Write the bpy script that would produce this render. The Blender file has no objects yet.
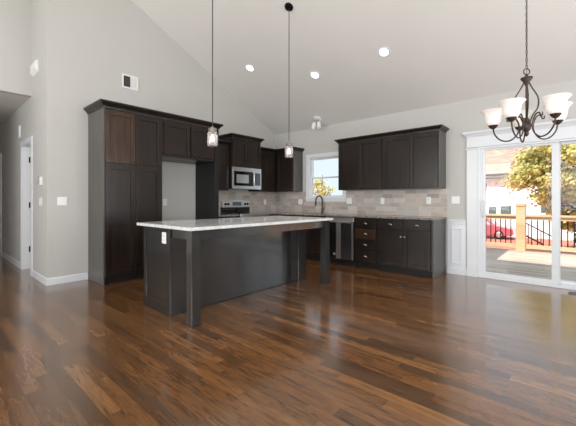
import bpy, bmesh, math, random
from mathutils import Vector, Matrix
random.seed(7)
R = math.radians
scene = bpy.context.scene
COL = scene.collection

# ------------------------------------------------------------------ camera
cam_data = bpy.data.cameras.new('camera')
cam = bpy.data.objects.new('camera', cam_data)
COL.objects.link(cam)
cam.location = (5.546, -5.747, 1.176)
cam.rotation_euler = (R(90), 0, R(41.771))
cam_data.sensor_width = 36.0
cam_data.lens = 36.0 * 331.107 / 576.0
cam_data.shift_y = -(213.0 - 200.68) / 576.0
cam_data.clip_start = 0.02
cam_data.clip_end = 400
scene.camera = cam

# ------------------------------------------------------------------ world, sun, fill light, exposure
world = bpy.data.worlds.new('sky')
scene.world = world
world.use_nodes = True
wn = world.node_tree
wn.nodes.clear()
w_out = wn.nodes.new('ShaderNodeOutputWorld')
w_bg = wn.nodes.new('ShaderNodeBackground')
w_tc = wn.nodes.new('ShaderNodeTexCoord')
w_sep = wn.nodes.new('ShaderNodeSeparateXYZ')
w_ramp = wn.nodes.new('ShaderNodeValToRGB')
w_ramp.color_ramp.elements[0].position = 0.0
w_ramp.color_ramp.elements[0].color = (0.79, 0.91, 0.96, 1)
w_ramp.color_ramp.elements[1].position = 0.55
w_ramp.color_ramp.elements[1].color = (0.66, 0.82, 1.0, 1)
wn.links.new(w_tc.outputs['Generated'], w_sep.inputs[0])
wn.links.new(w_sep.outputs['Z'], w_ramp.inputs[0])
wn.links.new(w_ramp.outputs[0], w_bg.inputs['Color'])
w_bg.inputs['Strength'].default_value = 1.1
wn.links.new(w_bg.outputs[0], w_out.inputs[0])

sun_d = bpy.data.lights.new('sun', 'SUN')
sun_d.energy = 7.2
sun_d.angle = R(0.6)
sun_d.color = (1.0, 0.97, 0.91)
sun = bpy.data.objects.new('sun', sun_d)
COL.objects.link(sun)
sun.rotation_euler = (R(90 - 53), 0, R(1.0))      # shines towards +Y, 53 degrees high
sun.location = (3, -20, 25)

def area(name, loc, rot, sx, sy, power, color):
    d = bpy.data.lights.new(name, 'AREA')
    d.shape = 'RECTANGLE'
    d.size = sx
    d.size_y = sy
    d.energy = power
    d.color = color
    o = bpy.data.objects.new(name, d)
    COL.objects.link(o)
    o.location = loc
    o.rotation_euler = rot
    return o

# added fill lights in made-up openings of the unseen rear and right walls, tilted up
area('rear_fill_light', (2.2, -9.42, 1.75), (R(118), 0, 0), 2.5, 2.1, 180, (0.97, 0.985, 1.0))
area('rear_fill_light', (5.8, -9.42, 1.75), (R(122), 0, 0), 2.5, 2.1, 150, (0.97, 0.985, 1.0))
area('side_fill_light', (7.62, -6.6, 1.75), (0, R(112), 0), 2.1, 2.5, 95, (0.97, 0.985, 1.0))
area('side_fill_light', (7.62, -2.9, 1.75), (0, R(95), 0), 2.1, 2.5, 95, (0.97, 0.985, 1.0))

vs = scene.view_settings
vs.view_transform = 'Standard'
vs.look = 'None'
vs.exposure = 0.0
vs.gamma = 1.0
vs.use_curve_mapping = False

# ------------------------------------------------------------------ materials
def srgb(r, g, b):
    def f(c):
        c /= 255.0
        return c / 12.92 if c <= 0.04045 else ((c + 0.055) / 1.055) ** 2.4
    return (f(r), f(g), f(b), 1.0)

class NT:
    def __init__(self, name):
        self.m = bpy.data.materials.new(name)
        self.m.use_nodes = True
        self.t = self.m.node_tree
        self.t.nodes.clear()
        self.out = self.n('ShaderNodeOutputMaterial')
    def n(self, kind, **kw):
        nd = self.t.nodes.new(kind)
        for k, v in kw.items():
            setattr(nd, k, v)
        return nd
    def l(self, a, b):
        self.t.links.new(a, b)
    def put(self, sock, v):
        if hasattr(v, 'is_output'):
            self.l(v, sock)
        else:
            sock.default_value = v
    def math(self, op, a, b=None, c=None):
        nd = self.n('ShaderNodeMath', operation=op)
        self.put(nd.inputs[0], a)
        if b is not None: self.put(nd.inputs[1], b)
        if c is not None: self.put(nd.inputs[2], c)
        return nd.outputs[0]
    def xyz(self):
        g = self.n('ShaderNodeNewGeometry')
        s = self.n('ShaderNodeSeparateXYZ')
        self.l(g.outputs['Position'], s.inputs[0])
        return s.outputs[0], s.outputs[1], s.outputs[2]
    def comb(self, x, y, z):
        c = self.n('ShaderNodeCombineXYZ')
        self.put(c.inputs[0], x); self.put(c.inputs[1], y); self.put(c.inputs[2], z)
        return c.outputs[0]
    def noise(self, vec, scale, detail=3.0, rough=0.55, dist=0.0):
        nd = self.n('ShaderNodeTexNoise')
        self.l(vec, nd.inputs['Vector'])
        nd.inputs['Scale'].default_value = scale
        nd.inputs['Detail'].default_value = detail
        nd.inputs['Roughness'].default_value = rough
        nd.inputs['Distortion'].default_value = dist
        return nd.outputs[0]
    def ramp(self, fac, stops, interp='LINEAR'):
        nd = self.n('ShaderNodeValToRGB')
        cr = nd.color_ramp
        cr.interpolation = interp
        while len(cr.elements) < len(stops):
            cr.elements.new(0.5)
        for e, (p, c) in zip(cr.elements, stops):
            e.position = p
            e.color = c
        self.l(fac, nd.inputs[0])
        return nd.outputs[0]
    def mix(self, fac, a, b, blend='MIX'):
        nd = self.n('ShaderNodeMix', data_type='RGBA', blend_type=blend)
        self.put(nd.inputs['Factor'], fac)
        self.put(nd.inputs[6], a)
        self.put(nd.inputs[7], b)
        return nd.outputs[2]
    def bump(self, h, strength, dist=0.01):
        nd = self.n('ShaderNodeBump')
        nd.inputs['Strength'].default_value = strength
        nd.inputs['Distance'].default_value = dist
        self.l(h, nd.inputs['Height'])
        return nd.outputs[0]
    def bsdf(self, color, rough=0.5, metal=0.0, spec=0.5, normal=None, coat=0.0, emit=None, estr=0.0, coat_rough=0.1, coat_ior=1.5):
        b = self.n('ShaderNodeBsdfPrincipled')
        self.put(b.inputs['Base Color'], color)
        self.put(b.inputs['Roughness'], rough)
        b.inputs['Metallic'].default_value = metal
        b.inputs['Specular IOR Level'].default_value = spec
        b.inputs['Coat Weight'].default_value = coat
        b.inputs['Coat Roughness'].default_value = coat_rough
        b.inputs['Coat IOR'].default_value = coat_ior
        if normal is not None: self.l(normal, b.inputs['Normal'])
        if emit is not None:
            b.inputs['Emission Color'].default_value = emit
            b.inputs['Emission Strength'].default_value = estr
        self.l(b.outputs[0], self.out.inputs[0])
        return self.m

def objvec(t):
    return t.n('ShaderNodeTexCoord').outputs['Object']

def plain(name, c, rough=0.5, metal=0.0, spec=0.5, var=0.06, scale=6.0, bump=0.0, bscale=60.0, **kw):
    t = NT(name)
    v = objvec(t)
    n = t.noise(v, scale)
    a = tuple(min(1, x * (1 + var)) for x in c[:3]) + (1,)
    b = tuple(x * (1 - var) for x in c[:3]) + (1,)
    col = t.ramp(n, [(0.3, b), (0.7, a)])
    nrm = t.bump(t.noise(v, bscale), bump, 0.004) if bump else None
    return t.bsdf(col, rough, metal, spec, nrm, **kw)

def emissive(name, c, strength, base=(0.9, 0.9, 0.9, 1)):
    t = NT(name)
    return t.bsdf(base, 0.4, emit=c, estr=strength)

def glass(name, tint=(1, 1, 1, 1), gloss=0.08, rough=0.02):
    t = NT(name)
    tr = t.n('ShaderNodeBsdfTransparent'); tr.inputs[0].default_value = tint
    gl = t.n('ShaderNodeBsdfGlossy'); gl.inputs['Roughness'].default_value = rough
    fr = t.n('ShaderNodeFresnel'); fr.inputs['IOR'].default_value = 1.35
    f = t.math('MULTIPLY_ADD', fr.outputs[0], 0.7 if gloss > 0.2 else 0.3, gloss * 0.05)
    mx = t.n('ShaderNodeMixShader')
    t.l(f, mx.inputs[0]); t.l(tr.outputs[0], mx.inputs[1]); t.l(gl.outputs[0], mx.inputs[2])
    t.l(mx.outputs[0], t.out.inputs[0])
    return t.m

def planks(name, axis_u, axis_v, L, W, palette, rough, gap, gapcol, grain=0.35, bumps=0.25, gscale=(2.0, 30.0), spec=0.5, coat=0.0, rings=False):
    """random-length boards / tiles: u runs along a board, v across"""
    t = NT(name)
    ax = dict(zip('xyz', t.xyz()))
    u, v = ax[axis_u], ax[axis_v]
    rowf = t.math('DIVIDE', v, W)
    row = t.math('FLOOR', rowf)
    wn1 = t.n('ShaderNodeTexWhiteNoise', noise_dimensions='1D')
    t.l(row, wn1.inputs['W'])
    colf = t.math('ADD', t.math('DIVIDE', u, L), t.math('MULTIPLY', wn1.outputs['Value'], 7.31))
    colm = t.math('FLOOR', colf)
    wn2 = t.n('ShaderNodeTexWhiteNoise', noise_dimensions='2D')
    t.l(t.comb(row, colm, 0.0), wn2.inputs['Vector'])
    rid = wn2.outputs['Value']
    k = len(palette)
    base = t.ramp(rid, [((i + 0.0) / k, c) for i, c in enumerate(palette)], 'CONSTANT')
    off = t.math('MULTIPLY', rid, 37.0)
    gv = t.comb(t.math('ADD', t.math('MULTIPLY', u, gscale[0]), off), t.math('MULTIPLY', v, gscale[1]), off)
    g1 = t.noise(gv, 1.0, 6.0, 0.65, 0.9)
    gv2 = t.comb(t.math('ADD', t.math('MULTIPLY', u, gscale[0] * 3), off), t.math('MULTIPLY', v, gscale[1] * 5), off)
    g2 = t.noise(gv2, 1.0, 3.0, 0.6, 0.2)
    if rings:                                          # cathedral figure of oak: contour bands of a stretched noise
        gb = t.noise(gv, 0.55, 2.0, 0.5, 0.3)
        wv = t.math('SINE', t.math('MULTIPLY', gb, 85.0))
        wv = t.math('MULTIPLY_ADD', wv, 0.085, 0.5)
        gmix = t.math('ADD', t.math('MULTIPLY', g1, 0.45), t.math('ADD', t.math('MULTIPLY', wv, 0.3), t.math('MULTIPLY', g2, 0.25)))
    else:
        gmix = t.math('ADD', t.math('MULTIPLY', g1, 0.7), t.math('MULTIPLY', g2, 0.3))
    gr = t.ramp(gmix,
                [(0.36, (1 - grain, 1 - grain, 1 - grain, 1)), (0.5, (1, 1, 1, 1)), (0.66, (1 + grain * .55,) * 3 + (1,))])
    col = t.mix(1.0, base, gr, 'MULTIPLY')
    fv = t.math('FRACT', rowf); fu = t.math('FRACT', colf)
    dv = t.math('MULTIPLY', t.math('MINIMUM', fv, t.math('SUBTRACT', 1.0, fv)), W)
    du = t.math('MULTIPLY', t.math('MINIMUM', fu, t.math('SUBTRACT', 1.0, fu)), L)
    d = t.math('MINIMUM', dv, du)
    seam = t.math('LESS_THAN', d, gap)
    col = t.mix(seam, col, gapcol)
    hgt = t.math('ADD', t.math('MULTIPLY', t.math('MINIMUM', d, gap * 2), 1.0 / gap * 0.5), t.math('MULTIPLY', g1, 0.25))
    nrm = t.bump(hgt, bumps, 0.002)
    rr = t.math('MULTIPLY_ADD', g1, 0.12, rough - 0.06)
    m_ = t.bsdf(col, rr, 0.0, spec, nrm, coat=coat, coat_rough=0.13)
    if coat: [n_ for n_ in t.t.nodes if n_.type == 'BSDF_PRINCIPLED'][0].inputs['Coat IOR'].default_value = 1.6
    return m_

M = {}
M['wall'] = plain('greige_wall_paint', srgb(195, 193, 188), 0.85, var=0.01, scale=2, bump=0.05, bscale=250)
M['ceiling'] = plain('pale_ceiling_paint', srgb(222, 218, 213), 0.9, var=0.01, scale=2, bump=0.08, bscale=200)
M['white'] = plain('white_trim_paint', srgb(226, 228, 231), 0.35, var=0.01)
M['plate'] = plain('white_plastic', srgb(238, 238, 236), 0.4, var=0.01)
M['slot'] = plain('dark_slot', srgb(70, 70, 70), 0.6)
M['black'] = plain('black_metal', srgb(24, 22, 21), 0.4, 0.6)
M['bronze'] = plain('oil_rubbed_bronze', srgb(74, 60, 54), 0.42, 0.5, var=0.15, scale=30)
M['floor'] = planks('dark_oak_floor', 'x', 'y', 0.8, 0.083,
    [srgb(*c) for c in ((113, 74, 41), (121, 81, 46), (104, 69, 39), (128, 87, 50), (115, 77, 43), (90, 61, 37), (134, 93, 55), (108, 73, 41), (118, 79, 45), (98, 66, 38))],
    0.25, 0.0008, srgb(76, 52, 34), grain=0.75, gscale=(2.4, 17.0), bumps=0.04, spec=0.5, coat=0.7, rings=True)

def cab_mat(name, a, b, c, rough, coat=0.0, spec=0.35):
    t = NT(name)
    tc = objvec(t)
    mp = t.n('ShaderNodeMapping'); mp.inputs['Scale'].default_value = (22, 22, 1.4)
    t.l(tc, mp.inputs[0])
    n1 = t.noise(mp.outputs[0], 1.0, 5.0, 0.6, 0.6)
    n2 = t.noise(tc, 1.6, 2.0)
    f = t.math('ADD', t.math('MULTIPLY', n1, 0.6), t.math('MULTIPLY', n2, 0.4))
    col = t.ramp(f, [(0.32, a), (0.5, b), (0.68, c)])
    return t.bsdf(col, rough, 0.0, spec, t.bump(n1, 0.05, 0.002), coat=coat, coat_rough=0.1, coat_ior=1.75)
M['cab'] = cab_mat('espresso_stained_wood', srgb(22, 17, 15), srgb(36, 28, 24), srgb(54, 41, 34), 0.3)
M['cab_warm'] = cab_mat('espresso_stained_knotty_wood', srgb(34, 24, 18), srgb(64, 45, 33), srgb(92, 66, 48), 0.32)
M['cab_panel'] = cab_mat('charcoal_stained_panel', srgb(76, 74, 71), srgb(86, 84, 80), srgb(96, 93, 88), 0.35)
M['island'] = cab_mat('charcoal_island_paint', srgb(30, 30, 30), srgb(38, 38, 38), srgb(47, 47, 46), 0.18, 1.0)
M['reveal'] = plain('dark_reveal', srgb(12, 10, 9), 0.7)
M['toe'] = plain('dark_toe_kick', srgb(26, 22, 20), 0.6)
M['shelf'] = plain('dark_inner_panel', srgb(18, 17, 17), 0.5)

def granite(name, stops, rough, scale):
    t = NT(name)
    v = objvec(t)
    vo = t.n('ShaderNodeTexVoronoi'); vo.inputs['Scale'].default_value = scale
    t.l(v, vo.inputs['Vector'])
    n = t.noise(v, scale * 0.22, 6.0, 0.7, 0.6)
    sp = t.n('ShaderNodeSeparateColor'); t.l(vo.outputs['Color'], sp.inputs[0])
    f = t.math('ADD', t.math('MULTIPLY', sp.outputs[0], 0.4), t.math('MULTIPLY', n, 0.6))
    return t.bsdf(t.ramp(f, stops), rough, 0.0, 0.5)
M['granite_light'] = granite('white_grey_granite', [(0.2, srgb(150, 149, 147)), (0.36, srgb(206, 206, 204)), (0.6, srgb(228, 228, 227)), (0.8, srgb(244, 244, 243))], 0.08, 130)
M['granite_dark'] = granite('taupe_speckled_granite', [(0.2, srgb(48, 44, 42)), (0.42, srgb(104, 96, 90)), (0.6, srgb(150, 140, 131)), (0.8, srgb(190, 182, 172))], 0.12, 110)
TILE = [srgb(*c) for c in ((188, 178, 168), (176, 167, 160), (200, 192, 183), (182, 166, 155), (172, 164, 158), (192, 180, 169), (184, 176, 170), (164, 152, 144), (196, 184, 175), (180, 173, 167))]
for k, ax in (('tile_x', 'x'), ('tile_y', 'y')):
    M[k] = planks('tumbled_stone_tile_' + ('back' if ax == 'x' else 'left'), ax, 'z', 0.2, 0.0762, TILE, 0.45, 0.0025, srgb(196, 190, 182), grain=0.14, gscale=(9, 14), bumps=0.3)
def steel_mat(name, c, rough, ani=0.6):
    t = NT(name)
    tc = objvec(t)
    mp = t.n('ShaderNodeMapping'); mp.inputs['Scale'].default_value = (3, 3, 160)
    t.l(tc, mp.inputs[0])
    n = t.noise(mp.outputs[0], 1.0, 2.0)
    rr = t.math('MULTIPLY_ADD', n, 0.12, rough - 0.06)
    m = t.bsdf(c, rr, 1.0)
    return m
M['steel'] = steel_mat('brushed_stainless', srgb(214, 214, 216), 0.3)
M['steel_dark'] = steel_mat('dark_stainless', srgb(110, 110, 114), 0.2)
M['chrome'] = plain('brushed_nickel', srgb(165, 160, 152), 0.3, 1.0, var=0.02)
M['blackglass'] = plain('black_appliance_glass', srgb(14, 14, 15), 0.06)
M['display'] = emissive('dim_display', srgb(120, 140, 150), 0.12, srgb(60, 64, 68))
M['glass'] = glass('window_glass')
def jar_mat():
    t = NT('seeded_jar_glass')
    tr = t.n('ShaderNodeBsdfTransparent'); tr.inputs[0].default_value = (0.95, 0.94, 0.94, 1)
    tl = t.n('ShaderNodeBsdfTranslucent'); tl.inputs[0].default_value = (0.95, 0.92, 0.92, 1)
    gl = t.n('ShaderNodeBsdfGlossy'); gl.inputs['Roughness'].default_value = 0.08
    lw = t.n('ShaderNodeLayerWeight'); lw.inputs['Blend'].default_value = 0.35
    m1 = t.n('ShaderNodeMixShader'); m2 = t.n('ShaderNodeMixShader')
    m1.inputs[0].default_value = 0.45
    t.l(tr.outputs[0], m1.inputs[1]); t.l(tl.outputs[0], m1.inputs[2])
    t.l(lw.outputs['Facing'], m2.inputs[0]); t.l(m1.outputs[0], m2.inputs[1]); t.l(gl.outputs[0], m2.inputs[2])
    t.l(m2.outputs[0], t.out.inputs[0])
    return t.m
M['jar'] = jar_mat()
M['bulb'] = emissive('warm_bulb', (1.0, 0.86, 0.80, 1), 4.0)
M['lens'] = emissive('downlight_lens', (1.0, 0.97, 0.92, 1), 6.0)
M['shade'] = emissive('lit_frosted_shade', (1.0, 0.95, 0.9, 1), 0.22, srgb(236, 228, 222))
M['cedar'] = planks('cedar_rail_wood', 'x', 'z', 3.0, 0.2, [srgb(200, 162, 124), srgb(192, 153, 116), srgb(207, 170, 133)], 0.7, 0.0001, srgb(200, 150, 100), grain=0.2)
M['deck'] = planks('stained_deck_boards', 'x', 'y', 3.6, 0.14, [srgb(*c) for c in ((190, 172, 152), (176, 158, 140), (198, 180, 160), (170, 154, 136))], 0.75, 0.004, srgb(90, 80, 72), grain=0.2, bumps=0.3)
M['deckrim'] = plain('reddish_deck_rim', srgb(176, 100, 74), 0.8)
M['soil'] = plain('red_clay_soil', srgb(188, 112, 92), 0.95, var=0.15, scale=1.5)
def siding():
    t = NT('white_lap_siding')
    x, y, z = t.xyz()
    f = t.math('FRACT', t.math('DIVIDE', z, 0.16))
    col = t.ramp(f, [(0.0, srgb(226, 226, 224)), (0.12, srgb(240, 240, 238)), (1.0, srgb(240, 240, 238))])
    return t.bsdf(col, 0.7, normal=t.bump(f, 0.4, 0.01))
M['siding'] = siding()
M['roof'] = planks('tan_shingles', 'x', 'y', 0.5, 0.14, [srgb(*c) for c in ((178, 146, 128), (168, 138, 122), (188, 156, 138), (160, 132, 118))], 0.9, 0.006, srgb(120, 98, 88), grain=0.15, bumps=0.2)
M['soffit'] = plain('grey_green_soffit', srgb(120, 128, 120), 0.8)
M['winglass'] = plain('dark_house_glass', srgb(96, 108, 104), 0.1)
M['carred'] = plain('red_car_paint', srgb(186, 84, 94), 0.25, var=0.02, coat=0.6)
M['carglass'] = plain('pale_car_glass', srgb(190, 180, 186), 0.08)
M['rubber'] = plain('black_rubber', srgb(22, 22, 22), 0.8)
M['bark'] = plain('brown_bark', srgb(92, 72, 54), 0.9, var=0.25, scale=20, bump=0.4, bscale=30)
def leaves(name, cols):
    t = NT(name)
    v = t.n('ShaderNodeNewGeometry')
    wn_ = t.n('ShaderNodeTexWhiteNoise', noise_dimensions='1D')
    t.l(v.outputs['Random Per Island'], wn_.inputs['W'])
    col = t.ramp(wn_.outputs['Value'], [(i / len(cols), c) for i, c in enumerate(cols)], 'CONSTANT')
    d = t.n('ShaderNodeBsdfDiffuse'); tl = t.n('ShaderNodeBsdfTranslucent'); mx = t.n('ShaderNodeMixShader')
    mx.inputs[0].default_value = 0.45
    t.l(col, d.inputs[0]); t.l(col, tl.inputs[0])
    t.l(d.outputs[0], mx.inputs[1]); t.l(tl.outputs[0], mx.inputs[2]); t.l(mx.outputs[0], t.out.inputs[0])
    return t.m
M['leaf_gold'] = leaves('golden_leaves', [srgb(*c) for c in ((232, 226, 160), (220, 214, 140), (240, 234, 180), (190, 190, 118), (232, 218, 144), (150, 152, 90))])
M['leaf_olive'] = leaves('olive_leaves', [srgb(*c) for c in ((200, 198, 124), (168, 172, 104), (222, 214, 142), (120, 128, 76), (226, 216, 146))])
M['leaf_dark'] = leaves('dark_green_leaves', [srgb(*c) for c in ((58, 70, 40), (76, 86, 50), (48, 58, 34))])

# ------------------------------------------------------------------ mesh helpers
class MB:
    """collects shapes given in world coordinates; build() links ONE mesh object"""
    def __init__(self):
        self.bm = bmesh.new()
    def box(self, a, b, bev=0.0):
        x0, x1 = sorted((a[0], b[0])); y0, y1 = sorted((a[1], b[1])); z0, z1 = sorted((a[2], b[2]))
        vs_ = [self.bm.verts.new(p) for p in ((x0,y0,z0),(x1,y0,z0),(x1,y1,z0),(x0,y1,z0),(x0,y0,z1),(x1,y0,z1),(x1,y1,z1),(x0,y1,z1))]
        fs = [self.bm.faces.new([vs_[i] for i in f]) for f in ((3,2,1,0),(4,5,6,7),(0,1,5,4),(1,2,6,5),(2,3,7,6),(3,0,4,7))]
        if bev:
            es = list({e for f in fs for e in f.edges})
            bmesh.ops.bevel(self.bm, geom=es, offset=bev, segments=2, affect='EDGES', profile=0.6)
        return self
    def poly(self, pts, d):
        """prism: polygon pts extruded by the vector d"""
        d = Vector(d)
        a = [self.bm.verts.new(p) for p in pts]
        b = [self.bm.verts.new(Vector(p) + d) for p in pts]
        self.bm.faces.new(a); self.bm.faces.new(b[::-1])
        n = len(pts)
        for i in range(n):
            self.bm.faces.new((a[i], b[i], b[(i+1) % n], a[(i+1) % n]))
        return self
    def tube(self, pts, r, seg=10, closed=False):
        pts = [Vector(p) for p in pts]
        n = len(pts)
        rs = r if isinstance(r, (list, tuple)) else [r] * n
        rings = []
        prev = None
        for i, p in enumerate(pts):
            if closed:
                t = (pts[(i+1) % n] - pts[i-1]).normalized()
            else:
                t = (pts[min(i+1, n-1)] - pts[max(i-1, 0)]).normalized()
            if prev is None:
                ref = Vector((0, 0, 1)) if abs(t.z) < 0.9 else Vector((1, 0, 0))
                nx = t.cross(ref).normalized()
            else:
                nx = (prev - t * prev.dot(t)).normalized()
            prev = nx
            ny = t.cross(nx)
            rings.append([self.bm.verts.new(p + (nx * math.cos(2*math.pi*k/seg) + ny * math.sin(2*math.pi*k/seg)) * rs[i]) for k in range(seg)])
        m = n if closed else n - 1
        for i in range(m):
            a, b = rings[i], rings[(i+1) % n]
            for k in range(seg):
                self.bm.faces.new((a[k], a[(k+1) % seg], b[(k+1) % seg], b[k]))
        if not closed:
            self.bm.faces.new(rings[0][::-1]); self.bm.faces.new(rings[-1])
        return self
    def lathe(self, prof, c, axis=(0, 0, 1), seg=24, cap=True):
        """prof: (radius, height) pairs revolved about axis through c"""
        c = Vector(c); ax = Vector(axis).normalized()
        rot = Vector((0, 0, 1)).rotation_difference(ax).to_matrix()
        rings = []
        for r, h in prof:
            rings.append([self.bm.verts.new(c + rot @ Vector((max(r, 1e-4)*math.cos(2*math.pi*k/seg), max(r, 1e-4)*math.sin(2*math.pi*k/seg), h))) for k in range(seg)])
        for a, b in zip(rings, rings[1:]):
            for k in range(seg):
                self.bm.faces.new((a[k], a[(k+1) % seg], b[(k+1) % seg], b[k]))
        if cap:
            self.bm.faces.new(rings[0][::-1]); self.bm.faces.new(rings[-1])
        return self
    def grid(self, us, vs_, w0, w1, solid, mp):
        """slab of grid cells, mp(u, v, w) -> point; only the outer faces, shared vertices"""
        nu, nv = len(us) - 1, len(vs_) - 1
        S = lambda i, j: 0 <= i < nu and 0 <= j < nv and solid((us[i]+us[i+1])/2, (vs_[j]+vs_[j+1])/2)
        cache = {}
        def V(i, j, k):
            if (i, j, k) not in cache:
                cache[(i, j, k)] = self.bm.verts.new(mp(us[i], vs_[j], (w0, w1)[k]))
            return cache[(i, j, k)]
        F = self.bm.faces.new
        for i in range(nu):
            for j in range(nv):
                if not S(i, j): continue
                F((V(i,j,0), V(i,j+1,0), V(i+1,j+1,0), V(i+1,j,0)))
                F((V(i,j,1), V(i+1,j,1), V(i+1,j+1,1), V(i,j+1,1)))
                if not S(i-1, j): F((V(i,j,0), V(i,j,1), V(i,j+1,1), V(i,j+1,0)))
                if not S(i+1, j): F((V(i+1,j,0), V(i+1,j+1,0), V(i+1,j+1,1), V(i+1,j,1)))
                if not S(i, j-1): F((V(i,j,0), V(i+1,j,0), V(i+1,j,1), V(i,j,1)))
                if not S(i, j+1): F((V(i,j+1,0), V(i,j+1,1), V(i+1,j+1,1), V(i+1,j+1,0)))
        return self
    def sweep(self, path, prof, z):
        """prof (out, up) swept along a plan path with mitred corners; 'out' is to the right of travel"""
        P = [Vector((p[0], p[1])) for p in path]
        n = len(P)
        nr = []
        for i in range(n - 1):
            d = (P[i+1] - P[i]).normalized()
            nr.append(Vector((d.y, -d.x)))
        off = []
        for i in range(n):
            if i == 0: off.append(nr[0])
            elif i == n - 1: off.append(nr[-1])
            else: off.append((nr[i-1] + nr[i]) / (1 + nr[i-1].dot(nr[i])))
        rings = [[self.bm.verts.new((P[i].x + off[i].x*o, P[i].y + off[i].y*o, z + h)) for o, h in prof] for i in range(n)]
        m = len(prof)
        for a, b in zip(rings, rings[1:]):
            for k in range(m):
                self.bm.faces.new((a[k], a[(k+1) % m], b[(k+1) % m], b[k]))
        self.bm.faces.new(rings[0]); self.bm.faces.new(rings[-1][::-1])
        return self
    def build(self, name, mat, parent=None, smooth=False, bevel=0.0):
        bmesh.ops.recalc_face_normals(self.bm, faces=self.bm.faces)
        base = Vector((0, 0, 0))
        p = parent
        while p is not None:
            base += p.location
            p = p.parent
        if base.length > 0:
            bmesh.ops.translate(self.bm, verts=self.bm.verts, vec=-base)
        me = bpy.data.meshes.new(name)
        self.bm.to_mesh(me)
        self.bm.free()
        me.materials.append(mat)
        if smooth:
            for f in me.polygons: f.use_smooth = True
            try: me.set_sharp_from_angle(angle=R(40))
            except Exception: pass
        o = bpy.data.objects.new(name, me)
        COL.objects.link(o)
        o.parent = parent
        if bevel:
            b = o.modifiers.new('bevel', 'BEVEL')
            b.width = bevel; b.segments = 2; b.limit_method = 'ANGLE'; b.angle_limit = R(50)
        return o

def frame_xz(x0, x1, z0, z1, l, r, b, t, y0, y1):
    """rectangular frame in a wall along X; b = 0 leaves the bottom open"""
    zs = [z0, z0 + b, z1 - t, z1] if b else [z0, z1 - t, z1]
    return MB().grid([x0, x0 + l, x1 - r, x1], zs, y0, y1, lambda x, z: not (x0 + l < x < x1 - r and z0 + b < z < z1 - t), lambda u, v, w_: (u, w_, v))

def tag(o, label, cat, group=None, kind=None):
    o['label'] = label
    o['category'] = cat
    if group: o['group'] = group
    if kind: o['kind'] = kind
    return o
def thing(name, label, cat, loc, group=None):
    o = bpy.data.objects.new(name, None)
    o.empty_display_size = 0.05
    COL.objects.link(o)
    o.location = loc
    return tag(o, label, cat, group)
def struct(o, label=None, cat=None):
    o['kind'] = 'structure'
    if label: o['label'] = label
    if cat: o['category'] = cat
    return o
def copy_thing(root, loc, label, rotz=None):
    r = root.copy(); COL.objects.link(r)
    r.location = loc
    r['label'] = label
    if rotz is not None: r.rotation_euler = (0, 0, rotz)
    for ch in list(root.children):
        c = ch.copy(); COL.objects.link(c); c.parent = r
        for g in list(ch.children):
            d = g.copy(); COL.objects.link(d); d.parent = c
    return r

# ================================================================== STRUCTURE
S = 0.506
CZ = 2.757
def cz(y): return min(CZ - S * y, 4.70)
YF = (CZ - 4.70) / S                       # where the vault turns flat
YH = -4.548                                # plane of the hallway wall
XR, YB = 7.7, -9.5
struct(MB().box((-5.2, YB, -0.12), (XR, 0.15, 0)).build('floor', M['floor']), 'dark stained oak plank floor of the whole open room', 'floor')
# vaulted ceiling with the roof over it; it runs on to an eave outside the rear of the house
cl = MB()
prof = [(0.45, cz(0.45)), (YF, 4.70), (YB, 4.70), (YB, 4.98), (YF - 0.03, 4.98), (0.45, cz(0.45) + 0.27)]
cl.poly([(-5.4, y, z) for y, z in prof], (XR + 5.6, 0, 0))
struct(cl.build('ceiling', M['ceiling']), 'pale sloped vaulted ceiling above the kitchen', 'ceiling')
struct(MB().box((-5.2, YH - 1.6, 2.82), (-1.046, YH, 2.95)).build('ceiling_hall', M['ceiling']), 'flat lower ceiling of the hallway at the left', 'ceiling')
# unseen roof block added to throw the long shade across the deck's left half
struct(MB().box((-1.0, -0.35, 3.15), (4.17, 0.45, 5.30)).build('roof_shade_block', M['siding']), 'unseen block above the kitchen roof, added to shade the deck', 'roof')
# left wall (gable) with sloped top
lw = MB()
pts = [(YH, 0), (0, 0), (0, cz(0)), (YF, 4.70), (YH, 4.70)]
lw.poly([(0, y, z) for y, z in pts], (-0.12, 0, 0))
struct(lw.build('wall_left', M['wall']), 'greige gable wall behind the pantry and range', 'wall')
# hallway wall, with the doorway
hx = [-5.2, -1.62, -0.92, -0.12]
struct(MB().grid(hx, [0, 2.11, 4.70], YH + 0.12, YH, lambda x, z: not (-1.62 < x < -0.92 and z < 2.11), lambda u, v, w: (u, w, v)).build('wall_hall', M['wall']), 'greige hallway wall with a doorway in it', 'wall')
# wall above the hallway opening
struct(MB().box((-1.045, YH - 1.6, 2.82), (-0.925, YH, 4.70)).build('wall_header', M['wall']), 'wall above the hallway opening', 'wall')
struct(MB().box((-1.045, YB, 0), (-0.925, YH - 1.6, 4.70)).build('wall_front', M['wall']), 'greige wall left of the hallway', 'wall')
struct(MB().box((-5.2, YH - 1.72, 0), (-1.045, YH - 1.6, 2.95)).build('wall_hallside', M['wall']), 'far side wall of the hallway', 'wall')
struct(MB().box((-5.3, YH - 1.6, 0), (-5.2, YH, 2.95)).build('wall_hallend', M['wall']), 'end wall of the hallway', 'wall')
# room behind the hall doorway
struct(MB().grid([-3.2, -0.12], [-0.01, 2.6], 2.6, 2.7, lambda a, b: True, lambda u, v, w: (u, YH + 0.12 + v * 0.9, w)).build('ceiling_bedroom', M['ceiling']), 'ceiling of the room behind the hall doorway', 'ceiling')
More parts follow.
